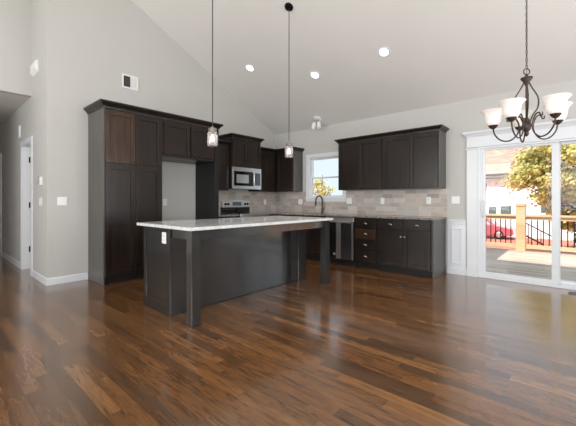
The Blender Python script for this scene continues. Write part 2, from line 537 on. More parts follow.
# back wall with the sink window and the patio door openings
WX0, WX1, WZ0, WZ1 = 1.03, 1.92, 1.235, 2.115
DX0, DX1, DZ1 = 4.36, 6.22, 2.01
def back_solid(x, z):
    return not ((WX0 < x < WX1 and WZ0 < z < WZ1) or (DX0 < x < DX1 and z < DZ1))
bw = MB().grid([-0.12, WX0, WX1, DX0, DX1, XR], [0, WZ0, DZ1, WZ1, CZ], 0.0, 0.15, back_solid, lambda u, v, w: (u, w, v))
struct(bw.build('wall_back', M['wall']), 'greige rear kitchen wall with window and patio door', 'wall')
# unseen walls behind and right of the camera, with openings made up for the fill lights
rx = [-0.925, 0.95, 3.45, 4.55, 7.05, XR]
struct(MB().grid(rx, [0, 0.7, 2.8, 4.7], YB, YB + 0.12, lambda x, z: not ((0.95 < x < 3.45 or 4.55 < x < 7.05) and 0.7 < z < 2.8), lambda u, v, w: (u, w, v)).build('wall_rear', M['wall']), 'wall behind the viewer', 'wall')
ry = [YB, -7.85, -5.35, -4.15, -1.65, -1.2, 0.0]
rs = MB().grid(ry[:4] + ry[4:], [0, 0.7, 2.8], XR, XR + 0.12, lambda y, z: not ((-7.85 < y < -5.35 or -4.15 < y < -1.65) and z > 0.7), lambda u, v, w: (w, u, v))
rs.poly([(XR, YB, 2.8), (XR, 0, 2.8), (XR, YF, 4.72), (XR, YB, 4.72)], (0.12, 0, 0))
struct(rs.build('wall_right', M['wall']), 'right side wall', 'wall')

# baseboards
BP = [(0.0, 0.0), (0.014, 0.0), (0.014, 0.085), (0.008, 0.1), (0.0, 0.1)]
struct(MB().sweep([(-0.83, YH), (0.0, YH), (0.0, -4.045)], BP, 0).build('baseboard_left', M['white']), 'white baseboard around the wall corner left of the pantry', 'baseboard')
struct(MB().sweep([(-5.2, YH), (-1.71, YH)], BP, 0).build('baseboard_hall', M['white']), 'white baseboard along the hallway wall', 'baseboard')

# hall doorway: casing, jamb and hinges
CP = 0.085
d2 = MB()
d2.box((-1.62, YH + 0.0, 0), (-1.605, YH + 0.12, 2.10)).box((-0.935, YH, 0), (-0.92, YH + 0.12, 2.10)).box((-1.62, YH, 2.095), (-0.92, YH + 0.12, 2.11))
door2 = struct(d2.build('door_2', M['white']), 'white framed doorway in the hallway wall', 'door')
cs = frame_xz(-1.70, -0.845, 0, 2.185, 0.083, 0.078, 0, 0.085, YH - 0.018, YH - 0.0005)
cs.build('casing', M['white'], door2, bevel=0.003)
lf = MB().box((-1.60, YH + 0.125, 0.01), (-1.565, YH + 0.80, 2.08)).build('door_leaf', M['white'], door2, bevel=0.002)
for z in (0.34, 1.10, 1.88):
    MB().box((-1.605, YH + 0.085, z - 0.05), (-1.600, YH + 0.125, z + 0.05)).tube([(-1.596, YH + 0.122, z - 0.055), (-1.596, YH + 0.122, z + 0.055)], 0.009).build('hinge', M['black'], door2)
# next doorway casing at the far end of the hall
struct(frame_xz(-4.7, -3.71, 0, 2.185, 0.085, 0.085, 0, 0.085, YH - 0.018, YH - 0.0005).build('trim_1', M['white']), 'white door casing at far end of the hallway', 'trim')

# ---- window over the sink
w1 = struct(frame_xz(0.965, 1.985, 1.157, 2.185, 0.067, 0.067, 0.075, 0.072, -0.02, 0.0).build('window_1', M['white'], bevel=0.003), 'white double-hung window over the kitchen sink', 'window')
MB().box((0.955, -0.045, 1.212), (1.995, -0.0201, 1.232)).build('window_sill', M['white'], w1, bevel=0.003)
frame_xz(WX0 + 0.001, WX1 - 0.001, WZ0 + 0.001, WZ1 - 0.001, 0.02, 0.02, 0.02, 0.02, 0.001, 0.13).build('window_frame', M['white'], w1)
def sash(z0, z1, y, name):
    f = 0.03
    m = frame_xz(WX0 + 0.0215, WX1 - 0.0215, z0, z1, f, f, f, f, y, y + 0.03)
    s_ = m.build(name, M['white'], w1)
    MB().box((WX0 + 0.05, y + 0.012, z0 + 0.028), (WX1 - 0.05, y + 0.018, z1 - 0.028)).build('glass_pane', M['glass'], s_)
sash(WZ0 + 0.022, 1.685, 0.04, 'lower_sash')
sash(1.655, WZ1 - 0.022, 0.075, 'upper_sash')

# ---- sliding patio door with casing and crowned header
d1 = frame_xz(DX0 + 0.001, DX1 - 0.001, 0.001, DZ1 - 0.001, 0.028, 0.028, 0.045, 0.03, -0.005, 0.14)
door1 = struct(d1.build('door_1', M['white'], bevel=0.003), 'white sliding glass patio door to the deck', 'door')
def slider(x0, x1, y, st):
    z0, z1 = 0.047, DZ1 - 0.033
    m = frame_xz(x0, x1, z0, z1, st[0], st[1], 0.045, 0.04, y, y + 0.04)
    s_ = m.build('sliding_panel', M['white'], door1, bevel=0.003)
    MB().box((x0 + st[0] - 0.005, y + 0.015, z0 + 0.045), (x1 - st[1] + 0.005, y + 0.022, z1 - 0.05)).build('glass_pane', M['glass'], s_)
    return s_
p1 = slider(DX0 + 0.03, 5.30, 0.01, (0.04, 0.08))
p2 = slider(5.25, DX1 - 0.03, 0.07, (0.06, 0.055))
MB().tube([(4.405, 0.005, 0.92), (4.405, -0.035, 0.95), (4.405, -0.04, 1.05), (4.405, -0.035, 1.15), (4.405, 0.005, 1.18)], 0.009).box((4.390, -0.002, 0.90), (4.42, 0.012, 1.2)).build('door_handle', M['white'], p1)
tr = frame_xz(4.335, 6.245, 0, 1.999, 0.035, 0.035, 0, 0.005, -0.018, 0.0)
tr.box((4.18, -0.026, 0.12), (4.334, 0.0, 1.965)).box((6.246, -0.026, 0.12), (6.40, 0.0, 1.965))
tr.box((4.16, -0.03, 1.966), (6.42, -0.0185, 1.99)).box((4.18, -0.026, 1.999), (6.40, 0.0, 2.165)).box((4.172, -0.032, 0), (4.334, 0.0, 0.119)).box((6.246, -0.032, 0), (6.408, 0.0, 0.119))
tr.sweep([(4.18, 0.0), (4.18, -0.026), (6.40, -0.026), (6.40, 0.0)], [(0, 0), (0.012, 0), (0.02, 0.02), (0.045, 0.045), (0.05, 0.055), (0.05, 0.075), (0, 0.075)], 2.165)
struct(tr.build('trim_2', M['white'], bevel=0.003), 'white casing and crowned header around the patio door', 'door trim')
# wainscot between cabinets and door, and to the right of the door
wc = MB()
def wains(x0, x1):
    wc.box((x0, -0.012, 0), (x1, 0.0, 0.85))
    wc.box((x0, -0.034, 0.851), (x1, 0.0, 0.872)).box((x0, -0.022, 0.80), (x1, -0.0121, 0.85))
    wc.box((x0, -0.026, 0), (x1, -0.0121, 0.1))
    a, b = x0 + 0.06, x1 - 0.06
    wc.grid([a, a + 0.02, b - 0.02, b], [0.17, 0.19, 0.72, 0.74], -0.026, -0.0121, lambda x, z: not (a + 0.02 < x < b - 0.02 and 0.19 < z < 0.72), lambda u, v, w_: (u, w_, v))
wains(3.895, 4.168)
wains(6.415, 7.69)
struct(wc.build('trim_3', M['white'], bevel=0.003), 'white panelled wainscot between base cabinet and patio door', 'wainscot')

# ================================================================== CABINETS
def mapper(wall, o):
    if wall == 'B': return lambda u, d, z: (o + u, -d, z)
    return lambda u, d, z: (d, o + u, z)

def shaker(m, T, u0, u1, z0, z1, d0, th=0.02, rail=0.062, mid=None):
    """shaker front: stiles, rails and a recessed panel"""
    B = lambda a, b: m.box(T(*a), T(*b))
    B((u0, d0, z0), (u0 + rail, d0 + th, z1)); B((u1 - rail, d0, z0), (u1, d0 + th, z1))
    B((u0 + rail, d0, z0), (u1 - rail, d0 + th, z0 + rail)); B((u0 + rail, d0, z1 - rail), (u1 - rail, d0 + th, z1))
    if mid: B((u0 + rail, d0, mid - rail/2), (u1 - rail, d0 + th, mid + rail/2))
    B((u0 + rail, d0, z0 + rail), (u1 - rail, d0 + th * 0.3, z1 - rail))

def knob(T, u, z, d, parent, mat='bronze'):
    p = Vector(T(u, d, z)); q = Vector(T(u, d + 1, z)) - p
    MB().lathe([(0.008, -0.001), (0.006, 0.004), (0.005, 0.012), (0.013, 0.018), (0.016, 0.024), (0.012, 0.029), (0.0, 0.031)], p, q, 14).build('knob', M[mat], parent, smooth=True)

def cup_pull(T, u, z, d, parent):
    m = MB()
    n = 10
    rows = []
    for j in range(5):                                # quarter-dome shell, open underneath
        ph = math.pi/2 * j / 4
        row = []
        for i in range(n + 1):
            th = math.pi * i / n
            row.append(m.bm.verts.new(T(u + 0.042 * math.cos(th) * (0.35 + 0.65*math.cos(ph)), d + 0.024 * math.sin(ph) * (0.3 + 0.7*math.sin(th)) + 0.001, z - 0.012 + 0.034 * math.sin(th) * math.cos(ph * 0.75))))
        rows.append(row)
    for a, b in zip(rows, rows[1:]):
        for i in range(n):
            m.bm.faces.new((a[i], a[i+1], b[i+1], b[i]))
    o = m.build('pull', M['chrome'], parent, smooth=True)
    sm = o.modifiers.new('thick', 'SOLIDIFY'); sm.thickness = 0.003

CROWN = [(0, 0), (0.010, 0), (0.012, 0.012), (0.030, 0.034), (0.044, 0.042), (0.050, 0.05), (0.050, 0.068), (0, 0.068)]

def cabinet(name, label, wall, o, w, D, z0, z1, fronts, toe=False, crown=None, side=None, mat='cab', cat='kitchen cabinet', group=None, bowl=False):
    """fronts: list of dict(kind, u0, u1, z0, z1, knob=(u,z)|None, mat)"""
    T = mapper(wall, o)
    base = T(w/2, D/2, z0)
    root = thing(name, label, cat, base, group)
    m = MB()
    zb = z0 + (0.1 if toe else 0)
    if bowl:                                           # open-topped carcass round a sink bowl
        m.box(T(0.001, 0.003, zb), T(w - 0.001, D - 0.02, 0.66))
        m.box(T(0.001, 0.003, 0.66), T(0.08, D - 0.02, z1)).box(T(w - 0.08, 0.003, 0.66), T(w - 0.001, D - 0.02, z1)).box(T(0.08, 0.003, 0.66), T(w - 0.08, 0.12, z1)).box(T(0.08, D - 0.05, 0.66), T(w - 0.08, D - 0.02, z1))
    else:
        m.box(T(0.001, 0.003, zb), T(w - 0.001, D - 0.02, z1))
    m.build('cabinet_body', M[mat], root)
    if toe:
        MB().box(T(0.001, 0.003, z0 + 0.001), T(w - 0.001, D - 0.09, z0 + 0.1)).build('toe_kick', M['toe'], root)
    for s_ in (side or []):                            # finished end panel that shows
        u = (0.0, 0.018) if s_ == 'a' else (w - 0.018, w)
        MB().box(T(u[0], 0.002, z0 + 0.001), T(u[1], D - 0.018, z1 + 0.001)).build('end_panel', M['cab_panel'], root, bevel=0.002)
    for f in fronts:
        fm = MB()
        if f['kind'] == 'door':
            shaker(fm, T, f['u0'], f['u1'], f['z0'], f['z1'], D - 0.0195, mid=f.get('mid'))
            fo = fm.build('door', M[f.get('mat', mat)], root, bevel=0.0015)
            if f.get('knob'): knob(T, f['knob'][0], f['knob'][1], D, fo, f.get('km', 'bronze'))
        else:
            fm.box(T(f['u0'], D - 0.0195, f['z0']), T(f['u1'], D, f['z1']))
            fo = fm.build('drawer', M[f.get('mat', mat)], root, bevel=0.003)
            if f.get('pull'): cup_pull(T, (f['u0'] + f['u1'])/2, (f['z0'] + f['z1'])/2, D, fo)
    if crown:
        path, zc = crown[:2]
        cs = crown[2] if len(crown) > 2 else 1.0
        MB().sweep(path, [(o_ * cs, u_ * cs) for o_, u_ in CROWN], zc).build('crown_moulding', M[mat], root)
    return root

PY0, PY1, FY1 = -4.04, -3.185, -2.20      # pantry / over-fridge cabinet along the left wall
w = PY1 - PY0
h = w/2
cabinet('pantry_cabinet', 'tall dark pantry cabinet with four doors at the left', 'L', PY0, w, 0.63, 0.0, 2.47, [
    dict(kind='door', u0=0.02, u1=h - 0.002, z0=1.71, z1=2.44, knob=(h - 0.03, 1.745), mat='cab_warm'),
    dict(kind='door', u0=h + 0.002, u1=w - 0.035, z0=1.71, z1=2.44, knob=(h + 0.03, 1.745)),
    dict(kind='door', u0=0.02, u1=h - 0.002, z0=0.115, z1=1.68, mid=0.86, knob=(h - 0.03, 1.16)),
    dict(kind='door', u0=h + 0.002, u1=w - 0.035, z0=0.115, z1=1.68, mid=0.86, knob=(h + 0.03, 1.16))],
    toe=True, side=['a'], crown=([(0.003, PY0), (0.625, PY0), (0.625, PY1 - 0.001)], 2.468, 1.25))
w = FY1 - PY1; h = w/2
cabinet('bridge_cabinet', 'dark two-door cabinet bridging the empty refrigerator space', 'L', PY1, w, 0.63, 1.87, 2.47, [
    dict(kind='door', u0=0.025, u1=h - 0.012, z0=1.915, z1=2.42, knob=(h - 0.045, 1.955)),
    dict(kind='door', u0=h + 0.012, u1=w - 0.012, z0=1.915, z1=2.42, knob=(h + 0.045, 1.955))],
    crown=([(0.625, PY1), (0.625, FY1 + 0.079), (0.003, FY1 + 0.079)], 2.468, 1.25))
fp = MB().box((0.003, FY1, 0.001), (0.628, FY1 + 0.08, 2.466))
tag(fp.build('refrigerator_panel', M['shelf'], bevel=0.002), 'tall black panel closing the refrigerator space, right side', 'cabinet panel')

NY0, MY0, MY1 = FY1 + 0.082, -1.64, -0.862
w = MY0 - NY0
cabinet('wall_cabinet', 'narrow dark wall cabinet between refrigerator panel and microwave', 'L', NY0, w, 0.33, 1.379, 2.27, [
    dict(kind='door', u0=0.01, u1=w - 0.01, z0=1.395, z1=2.25, knob=(w - 0.04, 1.43))],
    crown=([(0.325, NY0 + 0.002), (0.325, MY0 - 0.003)], 2.266))
w = MY1 - MY0; h = w/2
cabinet('wall_cabinet', 'raised dark two-door wall cabinet directly above the microwave', 'L', MY0, w, 0.42, 1.848, 2.425, [
    dict(kind='door', u0=0.02, u1=h - 0.002, z0=1.87, z1=2.40, knob=(h - 0.03, 1.905)),
    dict(kind='door', u0=h + 0.002, u1=w - 0.02, z0=1.87, z1=2.40, knob=(h + 0.03, 1.905))],
    crown=([(0.003, MY0), (0.415, MY0), (0.415, MY1), (0.003, MY1)], 2.423))
w = -0.335 - MY1
cabinet('wall_cabinet', 'dark wall cabinet right of the microwave, running into the corner', 'L', MY1 + 0.003, w - 0.005, 0.33, 1.379, 2.27, [
    dict(kind='door', u0=0.02, u1=w - 0.03, z0=1.395, z1=2.25, knob=(0.05, 1.43))],
    crown=([(0.325, MY1 + 0.055), (0.325, -0.33)], 2.266))
cabinet('wall_cabinet', 'dark corner wall cabinet left of the sink window', 'B', 0.0, 0.86, 0.33, 1.379, 2.27, [
    dict(kind='door', u0=0.37, u1=0.835, z0=1.395, z1=2.25, knob=(0.80, 1.43))], side=['b'],
    crown=([(0.33, -0.325), (0.86, -0.325), (0.86, -0.003)], 2.266))
# two wall cabinets right of the window
UA, UM, UB = 2.0, 2.924, 3.87
def upper2(o, w, label, crown):
    h = w/2
    return cabinet('wall_cabinet', label, 'B', o, w, 0.33, 1.379, 2.285, [
        dict(kind='door', u0=0.015, u1=h - 0.002, z0=1.395, z1=2.265, knob=(h - 0.028, 1.43), km='bronze'),
        dict(kind='door', u0=h + 0.002, u1=w - 0.025, z0=1.395, z1=2.265, knob=(h + 0.028, 1.43), km='bronze')],
        side=crown[1], crown=(crown[0], 2.284))
upper2(UA, UM - UA, 'dark two-door wall cabinet just right of the sink window', ([(UA, -0.003), (UA, -0.325), (UM - 0.001, -0.325)], ['a']))
upper2(UM, UB - UM, 'dark two-door wall cabinet at the right end, near the patio door', ([(UM, -0.325), (UB, -0.325), (UB, -0.003)], ['b']))

# base cabinets
w = MY0 - NY0
cabinet('base_cabinet', 'narrow dark base cabinet between refrigerator panel and range', 'L', NY0, w - 0.003, 0.61, 0.0, 0.882, [
    dict(kind='drawer', u0=0.012, u1=w - 0.015, z0=0.715, z1=0.865, pull=True),
    dict(kind='door', u0=0.012, u1=w - 0.015, z0=0.115, z1=0.70, knob=(0.05, 0.66))], toe=True)
cabinet('base_cabinet', 'dark corner base cabinet right of the range', 'L', MY1 + 0.005, -0.615 - MY1, 0.61, 0.0, 0.882, [
    dict(kind='door', u0=0.01, u1=-0.65 - MY1, z0=0.115, z1=0.865)], toe=True)
cabinet('base_cabinet', 'dark blind base cabinet filling the kitchen corner', 'B', 0.0, 1.05, 0.61, 0.0, 0.882, [
    dict(kind='door', u0=0.64, u1=1.04, z0=0.115, z1=0.70, knob=(1.0, 0.66)),
    dict(kind='drawer', u0=0.64, u1=1.04, z0=0.715, z1=0.865, pull=True)], toe=True)
cabinet('base_cabinet', 'dark sink base cabinet under the window', 'B', 1.05, 0.858, 0.61, 0.0, 0.882, [
    dict(kind='drawer', u0=0.015, u1=0.843, z0=0.715, z1=0.865),
    dict(kind='door', u0=0.015, u1=0.427, z0=0.115, z1=0.70, knob=(0.39, 0.66)),
    dict(kind='door', u0=0.431, u1=0.843, z0=0.115, z1=0.70, knob=(0.47, 0.66))], toe=True, bowl=True)
DW0, DW1, XD = 1.91, 2.519, 2.945
cabinet('drawer_cabinet', 'dark base cabinet of four stacked drawers beside the dishwasher', 'B', DW1 + 0.002, XD - DW1 - 0.004, 0.61, 0.0, 0.882, [
    dict(kind='drawer', u0=0.012, u1=0.41, z0=0.70, z1=0.862, pull=True),
    dict(kind='drawer', u0=0.012, u1=0.41, z0=0.513, z1=0.688, pull=True, mat='cab_warm'),
    dict(kind='drawer', u0=0.012, u1=0.41, z0=0.325, z1=0.50, pull=True),
    dict(kind='drawer', u0=0.012, u1=0.41, z0=0.115, z1=0.312, pull=True)], toe=True)
w = 3.868 - XD; h = 0.46
cabinet('base_cabinet', 'wide dark base cabinet with two drawers over two doors, far right', 'B', XD, w, 0.61, 0.0, 0.882, [
    dict(kind='drawer', u0=0.015, u1=h - 0.004, z0=0.715, z1=0.862, pull=True),
    dict(kind='drawer', u0=h + 0.004, u1=w - 0.045, z0=0.715, z1=0.862, pull=True),
    dict(kind='door', u0=0.015, u1=h - 0.002, z0=0.115, z1=0.70, knob=(h - 0.03, 0.60), km='chrome'),
    dict(kind='door', u0=h + 0.002, u1=w - 0.045, z0=0.115, z1=0.70, knob=(h + 0.03, 0.60), km='chrome')], toe=True, side=['b'])

# countertops
SX0, SX1, SY0, SY1 = 1.16, 1.80, -0.53, -0.15
def ctsolid(x, y):
    if SX0 < x < SX1 and SY0 < y < SY1: return False
    return y > -0.64 or x < 0.64
ct = MB().grid([0.004, 0.64, SX0, SX1, 3.888], [MY1 + 0.004, -0.64, SY0, SY1, -0.003], 0.884, 0.914, ctsolid, lambda u, v, w_: (u, v, w_))
tag(ct.build('countertop', M['granite_dark'], bevel=0.003), 'speckled taupe granite L-shaped countertop along the back wall', 'countertop')
tag(MB().box((0.004, NY0, 0.884), (0.64, MY0 - 0.004, 0.914)).build('countertop', M['granite_dark'], bevel=0.003), 'short piece of granite countertop left of the range', 'countertop')
# tile backsplash on both walls
bs = MB().grid([0.014, 0.963, 1.987, 3.89], [0.915, 1.155, 1.377], -0.014, -0.001, lambda x, z: not (0.963 < x < 1.987 and z > 1.155), lambda u, v, w_: (u, w_, v))
tag(bs.build('backsplash', M['tile_x']), 'tumbled stone tile backsplash along the wall below the window', 'backsplash')
tag(MB().box((0.001, NY0, 0.915), (0.0135, -0.001, 1.377)).build('backsplash', M['tile_y']), 'tumbled stone tile backsplash on the wall behind the range', 'backsplash')

# sink and faucet
sk = MB().grid([SX0 - 0.012, SX0 + 0.002, SX1 - 0.002, SX1 + 0.012], [SY0 - 0.012, SY0 + 0.002, SY1 - 0.002, SY1 + 0.012], 0.70, 0.8825, lambda x, y: not (SX0 < x < SX1 and SY0 < y < SY1), lambda u, v, w_: (u, v, w_))
sk.box((SX0 - 0.012, SY0 - 0.012, 0.688), (SX1 + 0.012, SY1 + 0.012, 0.70))
tag(sk.build('sink', M['steel']), 'undermount stainless sink in the counter below the window', 'sink')
FX, FY = 1.46, -0.095
ft = thing('faucet', 'dark bronze gooseneck kitchen faucet standing before the window', 'faucet', (FX, FY, 0.9145))
MB().lathe([(0.03, 0), (0.03, 0.012), (0.022, 0.03), (0.02, 0.10), (0.024, 0.115), (0.013, 0.125)], (FX, FY, 0.915)).build('faucet_base', M['bronze'], ft, smooth=True)
pts = [(FX, FY, 1.03), (FX, FY, 1.19)]
for i in range(1, 13):
    a_ = math.pi * i / 12
    pts.append((FX - 0.005*i*0.6, FY - 0.085 + 0.085*math.cos(a_), 1.19 + 0.085*math.sin(a_)))
pts.append((FX - 0.04, FY - 0.172, 1.15))
MB().tube(pts, 0.015, 12).build('spout', M['bronze'], ft, smooth=True)
MB().lathe([(0.012, 0), (0.017, 0.01), (0.02, 0.07), (0.013, 0.085)], (FX - 0.041, FY - 0.172, 1.07)).build('spray_head', M['bronze'], ft, smooth=True)
MB().tube([(FX + 0.018, FY, 0.99), (FX + 0.05, FY, 1.0), (FX + 0.075, FY - 0.01, 1.06)], [0.011, 0.009, 0.007]).build('lever_handle', M['bronze'], ft, smooth=True)

# ---- dishwasher
dw = thing('dishwasher', 'stainless steel dishwasher built in between sink and drawers', 'dishwasher', ((DW0 + DW1)/2, -0.3, 0.0))
MB().box((DW0 + 0.004, -0.575, 0.1), (DW1 - 0.004, -0.01, 0.878)).build('tub', M['toe'], dw)
MB().box((DW0 + 0.004, -0.54, 0.001), (DW1 - 0.004, -0.3, 0.1)).build('toe_kick', M['toe'], dw)
MB().box((DW0 + 0.006, -0.618, 0.115), (DW1 - 0.006, -0.577, 0.79)).build('door', M['steel_dark'], dw, bevel=0.006)
MB().box((DW1 - 0.045, -0.6195, 0.12), (DW1 - 0.008, -0.6175, 0.785)).build('edge_reflection', M['steel'], dw)  # strip added at the right edge as a reflected bright streak
MB().box((DW0 + 0.24, -0.6195, 0.12), (DW0 + 0.34, -0.6175, 0.785)).build('reflection_strip', M['steel'], dw)  # bright strip standing in for a streak reflected in the door
MB().box((DW0 + 0.006, -0.618, 0.795), (DW1 - 0.006, -0.577, 0.876)).build('control_panel', M['steel'], dw, bevel=0.006)
MB().tube([(DW0 + 0.05, -0.655, 0.79), (DW1 - 0.05, -0.655, 0.79)], 0.012).tube([(DW0 + 0.07, -0.655, 0.79), (DW0 + 0.07, -0.615, 0.79)], 0.008).tube([(DW1 - 0.07, -0.655, 0.79), (DW1 - 0.07, -0.615, 0.79)], 0.008).build('handle', M['steel'], dw, smooth=True)
MB().lathe([(0.018, 0), (0.018, 0.003), (0.0, 0.004)], (DW0 + 0.2, -0.618, 0.2), (0, -1, 0), 16).build('badge', M['plate'], dw)

# ---- microwave
mw = thing('microwave', 'stainless over-the-range microwave with black door glass', 'microwave', (0.2, (MY0 + MY1)/2, 1.41))
my0, my1 = MY0 + 0.004, MY1 - 0.004
MB().box((0.016, my0, 1.41), (0.39, my1, 1.846)).build('case', M['steel_dark'], mw, bevel=0.003)
fm = MB().grid([my0, my0 + 0.035, my0 + 0.55, my1 - 0.005, my1], [1.412, 1.475, 1.765, 1.845], 0.39, 0.425, lambda y, z: not (my0 + 0.035 < y < my0 + 0.55 and 1.475 < z < 1.765), lambda u, v, w_: (w_, u, v))
fm.build('front', M['steel'], mw, bevel=0.003)
MB().box((0.391, my0 + 0.036, 1.476), (0.418, my0 + 0.549, 1.764)).build('door_glass', M['blackglass'], mw)
MB().box((0.4185, my0 + 0.10, 1.53), (0.4195, my0 + 0.42, 1.70)).build('window_mesh', M['steel'], mw)
MB().tube([(0.425, my0 + 0.535, 1.475), (0.462, my0 + 0.535, 1.49), (0.466, my0 + 0.535, 1.62), (0.462, my0 + 0.535, 1.75), (0.425, my0 + 0.535, 1.765)], 0.011).build('handle', M['steel'], mw, smooth=True)
cp_ = MB().box((0.426, my0 + 0.58, 1.49), (0.428, my1 - 0.03, 1.75)).build('control_panel', M['blackglass'], mw)
for j, z in enumerate((1.51, 1.56, 1.61, 1.66)):
    MB().box((0.4285, my0 + 0.595, z), (0.4295, my1 - 0.045, z + 0.03)).build('button_row', M['steel_dark'], cp_)
MB().box((0.4285, my0 + 0.595, 1.705), (0.4295, my1 - 0.045, 1.738)).build('clock_display', M['display'], cp_)

# ---- range
rg = thing('range', 'stainless electric range with raised control panel under the microwave', 'range', (0.33, (MY0 + MY1)/2, 0.0))
ry0, ry1 = MY0 + 0.003, MY1 - 0.003
MB().box((0.016, ry0, 0.001), (0.63, ry1, 0.90)).build('range_body', M['toe'], rg)
MB().box((0.016, ry0, 0.90), (0.65, ry1, 0.918)).build('cooktop', M['blackglass'], rg, bevel=0.004)
MB().box((0.651, ry0, 0.86), (0.668, ry1, 0.920)).build('front_trim', M['steel'], rg, bevel=0.004)
od = MB().box((0.632, ry0 + 0.005, 0.24), (0.665, ry1 - 0.005, 0.85)).build('oven_door', M['steel'], rg, bevel=0.005)
MB().box((0.6655, ry0 + 0.12, 0.36), (0.668, ry1 - 0.12, 0.68)).build('oven_window', M['blackglass'], od)
MB().tube([(0.71, ry0 + 0.05, 0.79), (0.71, ry1 - 0.05, 0.79)], 0.013).tube([(0.71, ry0 + 0.08, 0.79), (0.66, ry0 + 0.08, 0.79)], 0.008).tube([(0.71, ry1 - 0.08, 0.79), (0.66, ry1 - 0.08, 0.79)], 0.008).build('handle', M['steel'], od, smooth=True)
MB().box((0.632, ry0 + 0.005, 0.06), (0.66, ry1 - 0.005, 0.23)).build('storage_drawer', M['steel'], rg, bevel=0.005)
MB().box((0.0165, ry0 + 0.01, 0.918), (0.06, ry1 - 0.01, 1.04)).build('backguard', M['blackglass'], rg)
# arched control panel
pp = []
n = 14
for i in range(n + 1):
    q = i / n
    pp.append((0.075, ry0 + 0.012 + (ry1 - ry0 - 0.024) * q, 1.165 + 0.03 * math.sin(math.pi * q)))
poly = [(0.085, ry0 + 0.03, 1.035), (0.085, ry1 - 0.03, 1.035)] + [(0.085, y, z) for _, y, z in reversed(pp)]
cpn = MB().poly(poly, (-0.065, 0, 0)).build('control_panel', M['steel'], rg, bevel=0.004)
for y in (ry0 + 0.09, ry0 + 0.16, ry1 - 0.16, ry1 - 0.09):
    MB().lathe([(0.026, 0), (0.024, 0.006), (0.018, 0.01), (0.016, 0.028), (0.0, 0.03)], (0.085, y, 1.105), (1, 0, 0), 16).build('knob', M['black'], cpn, smooth=True)
MB().box((0.0855, -1.37, 1.07), (0.087, -1.13, 1.15)).build('clock_display', M['display'], cpn)
for bx, by, br in ((0.2, ry0 + 0.2, 0.08), (0.2, ry1 - 0.2, 0.10), (0.47, ry0 + 0.2, 0.10), (0.47, ry1 - 0.2, 0.08)):
    MB().lathe([(br, 0), (br, 0.0008), (br - 0.008, 0.001)], (bx, by, 0.9181), (0, 0, 1), 28).build('burner', M['steel_dark'], rg)

# ================================================================== ISLAND
IX0, IX1, IY0, IY1 = 1.774, 2.883, -4.096, -1.794
TOP = 0.930
isl = thing('kitchen_island', 'long charcoal kitchen island with two square legs on the room side', 'kitchen island', (2.3, -2.95, 0.0))
b = MB().box((1.842, -4.035, 0.001), (2.4135, -1.86, 0.896))
b.build('island_body', M['island'], isl, bevel=0.003)
# end panel with stiles facing the room at the near end
e = frame_xz(1.84, 2.4245, 0.001, 0.8965, 0.06, 0.06, 0.11, 0.035, -4.045, -4.0352)
e.box((1.90, -4.039, 0.11), (2.365, -4.0355, 0.862))
e.build('end_panel', M['island'], isl, bevel=0.002)
l = MB()
l.box((2.414, -4.034, 0.001), (2.424, -2.05, 0.896))
l.build('long_panel', M['island'], isl, bevel=0.002)
MB().box((2.414, -2.03, 0.001), (2.43, -1.85, 0.896)).build('pilaster', M['island'], isl, bevel=0.003)
MB().sweep([(2.424, -2.04), (2.424, -3.92)][::-1], [(0, 0), (0.012, 0), (0.012, 0.012), (0.004, 0.02), (0, 0.02)], 0.001).build('shoe_moulding', M['island'], isl)
for y in (-4.055, -1.925):
    lg = MB().box((2.748, y, 0.001), (2.843, y + 0.097, 0.896))
    lo = lg.build('leg', M['island'], isl, bevel=0.003)
    MB().box((2.742, y - 0.006, 0.001), (2.849, y + 0.103, 0.035)).build('foot_block', M['island'], lo, bevel=0.003)
MB().box((2.795, -3.957, 0.80), (2.82, -1.926, 0.896)).build('apron', M['island'], isl, bevel=0.002)
MB().box((2.426, -4.03, 0.80), (2.747, -4.01, 0.896)).build('apron', M['island'], isl, bevel=0.002)
MB().box((2.432, -1.89, 0.80), (2.747, -1.87, 0.896)).build('apron', M['island'], isl, bevel=0.002)
# kitchen-side doors of the island
for k in range(4):
    y0 = -3.98 + k * 0.52
    mm = MB(); shaker(mm, lambda u, d, z: (1.842 - d, u, z), y0, y0 + 0.51, 0.12, 0.87, 0.0)
    do = mm.build('door', M['island'], isl)
    knob(lambda u, d, z: (1.842 - d, u, z), y0 + (0.46 if k % 2 == 0 else 0.05), 0.80, 0.02, do)
tag(MB().box((IX0, IY0, 0.898), (IX1, IY1, TOP)).build('countertop', M['granite_light'], bevel=0.004), 'white granite slab countertop on the island', 'countertop')

# ================================================================== PLATES, OUTLETS, CONTROLS
def plate(name, label, cat, c, nrm, w, hgt, kind, group=None, t=0.006):
    """flat wall plate; nrm 'x' faces +X, 'y' faces -Y"""
    T = (lambda u, d, z: (c[0] + d, c[1] + u, c[2] + z)) if nrm == 'x' else (lambda u, d, z: (c[0] + u, c[1] - d, c[2] + z))
    root = thing(name, label, cat, c, group)
    MB().box(T(-w/2, 0.0006, -hgt/2), T(w/2, t, hgt/2)).build('cover_plate', M['plate'], root, bevel=0.002)
    if kind == 'outlet':
        for z in (-0.022, 0.022):
            s_ = MB().box(T(-0.016, t, z - 0.014), T(0.016, t + 0.0015, z + 0.014)).build('socket', M['plate'], root)
            MB().box(T(-0.008, t + 0.0015, z - 0.006), T(-0.005, t + 0.002, z + 0.006)).box(T(0.005, t + 0.0015, z - 0.006), T(0.008, t + 0.002, z + 0.006)).build('slots', M['slot'], s_)
    elif kind == 'switch':
        n_ = max(1, round(w / 0.06) - (1 if w < 0.09 else 0))
        for i in range(n_):
            u = (i - (n_ - 1)/2) * 0.046
            MB().box(T(u - 0.017, t, -0.033), T(u + 0.017, t + 0.003, 0.033)).build('rocker', M['plate'], root, bevel=0.001)
    return root
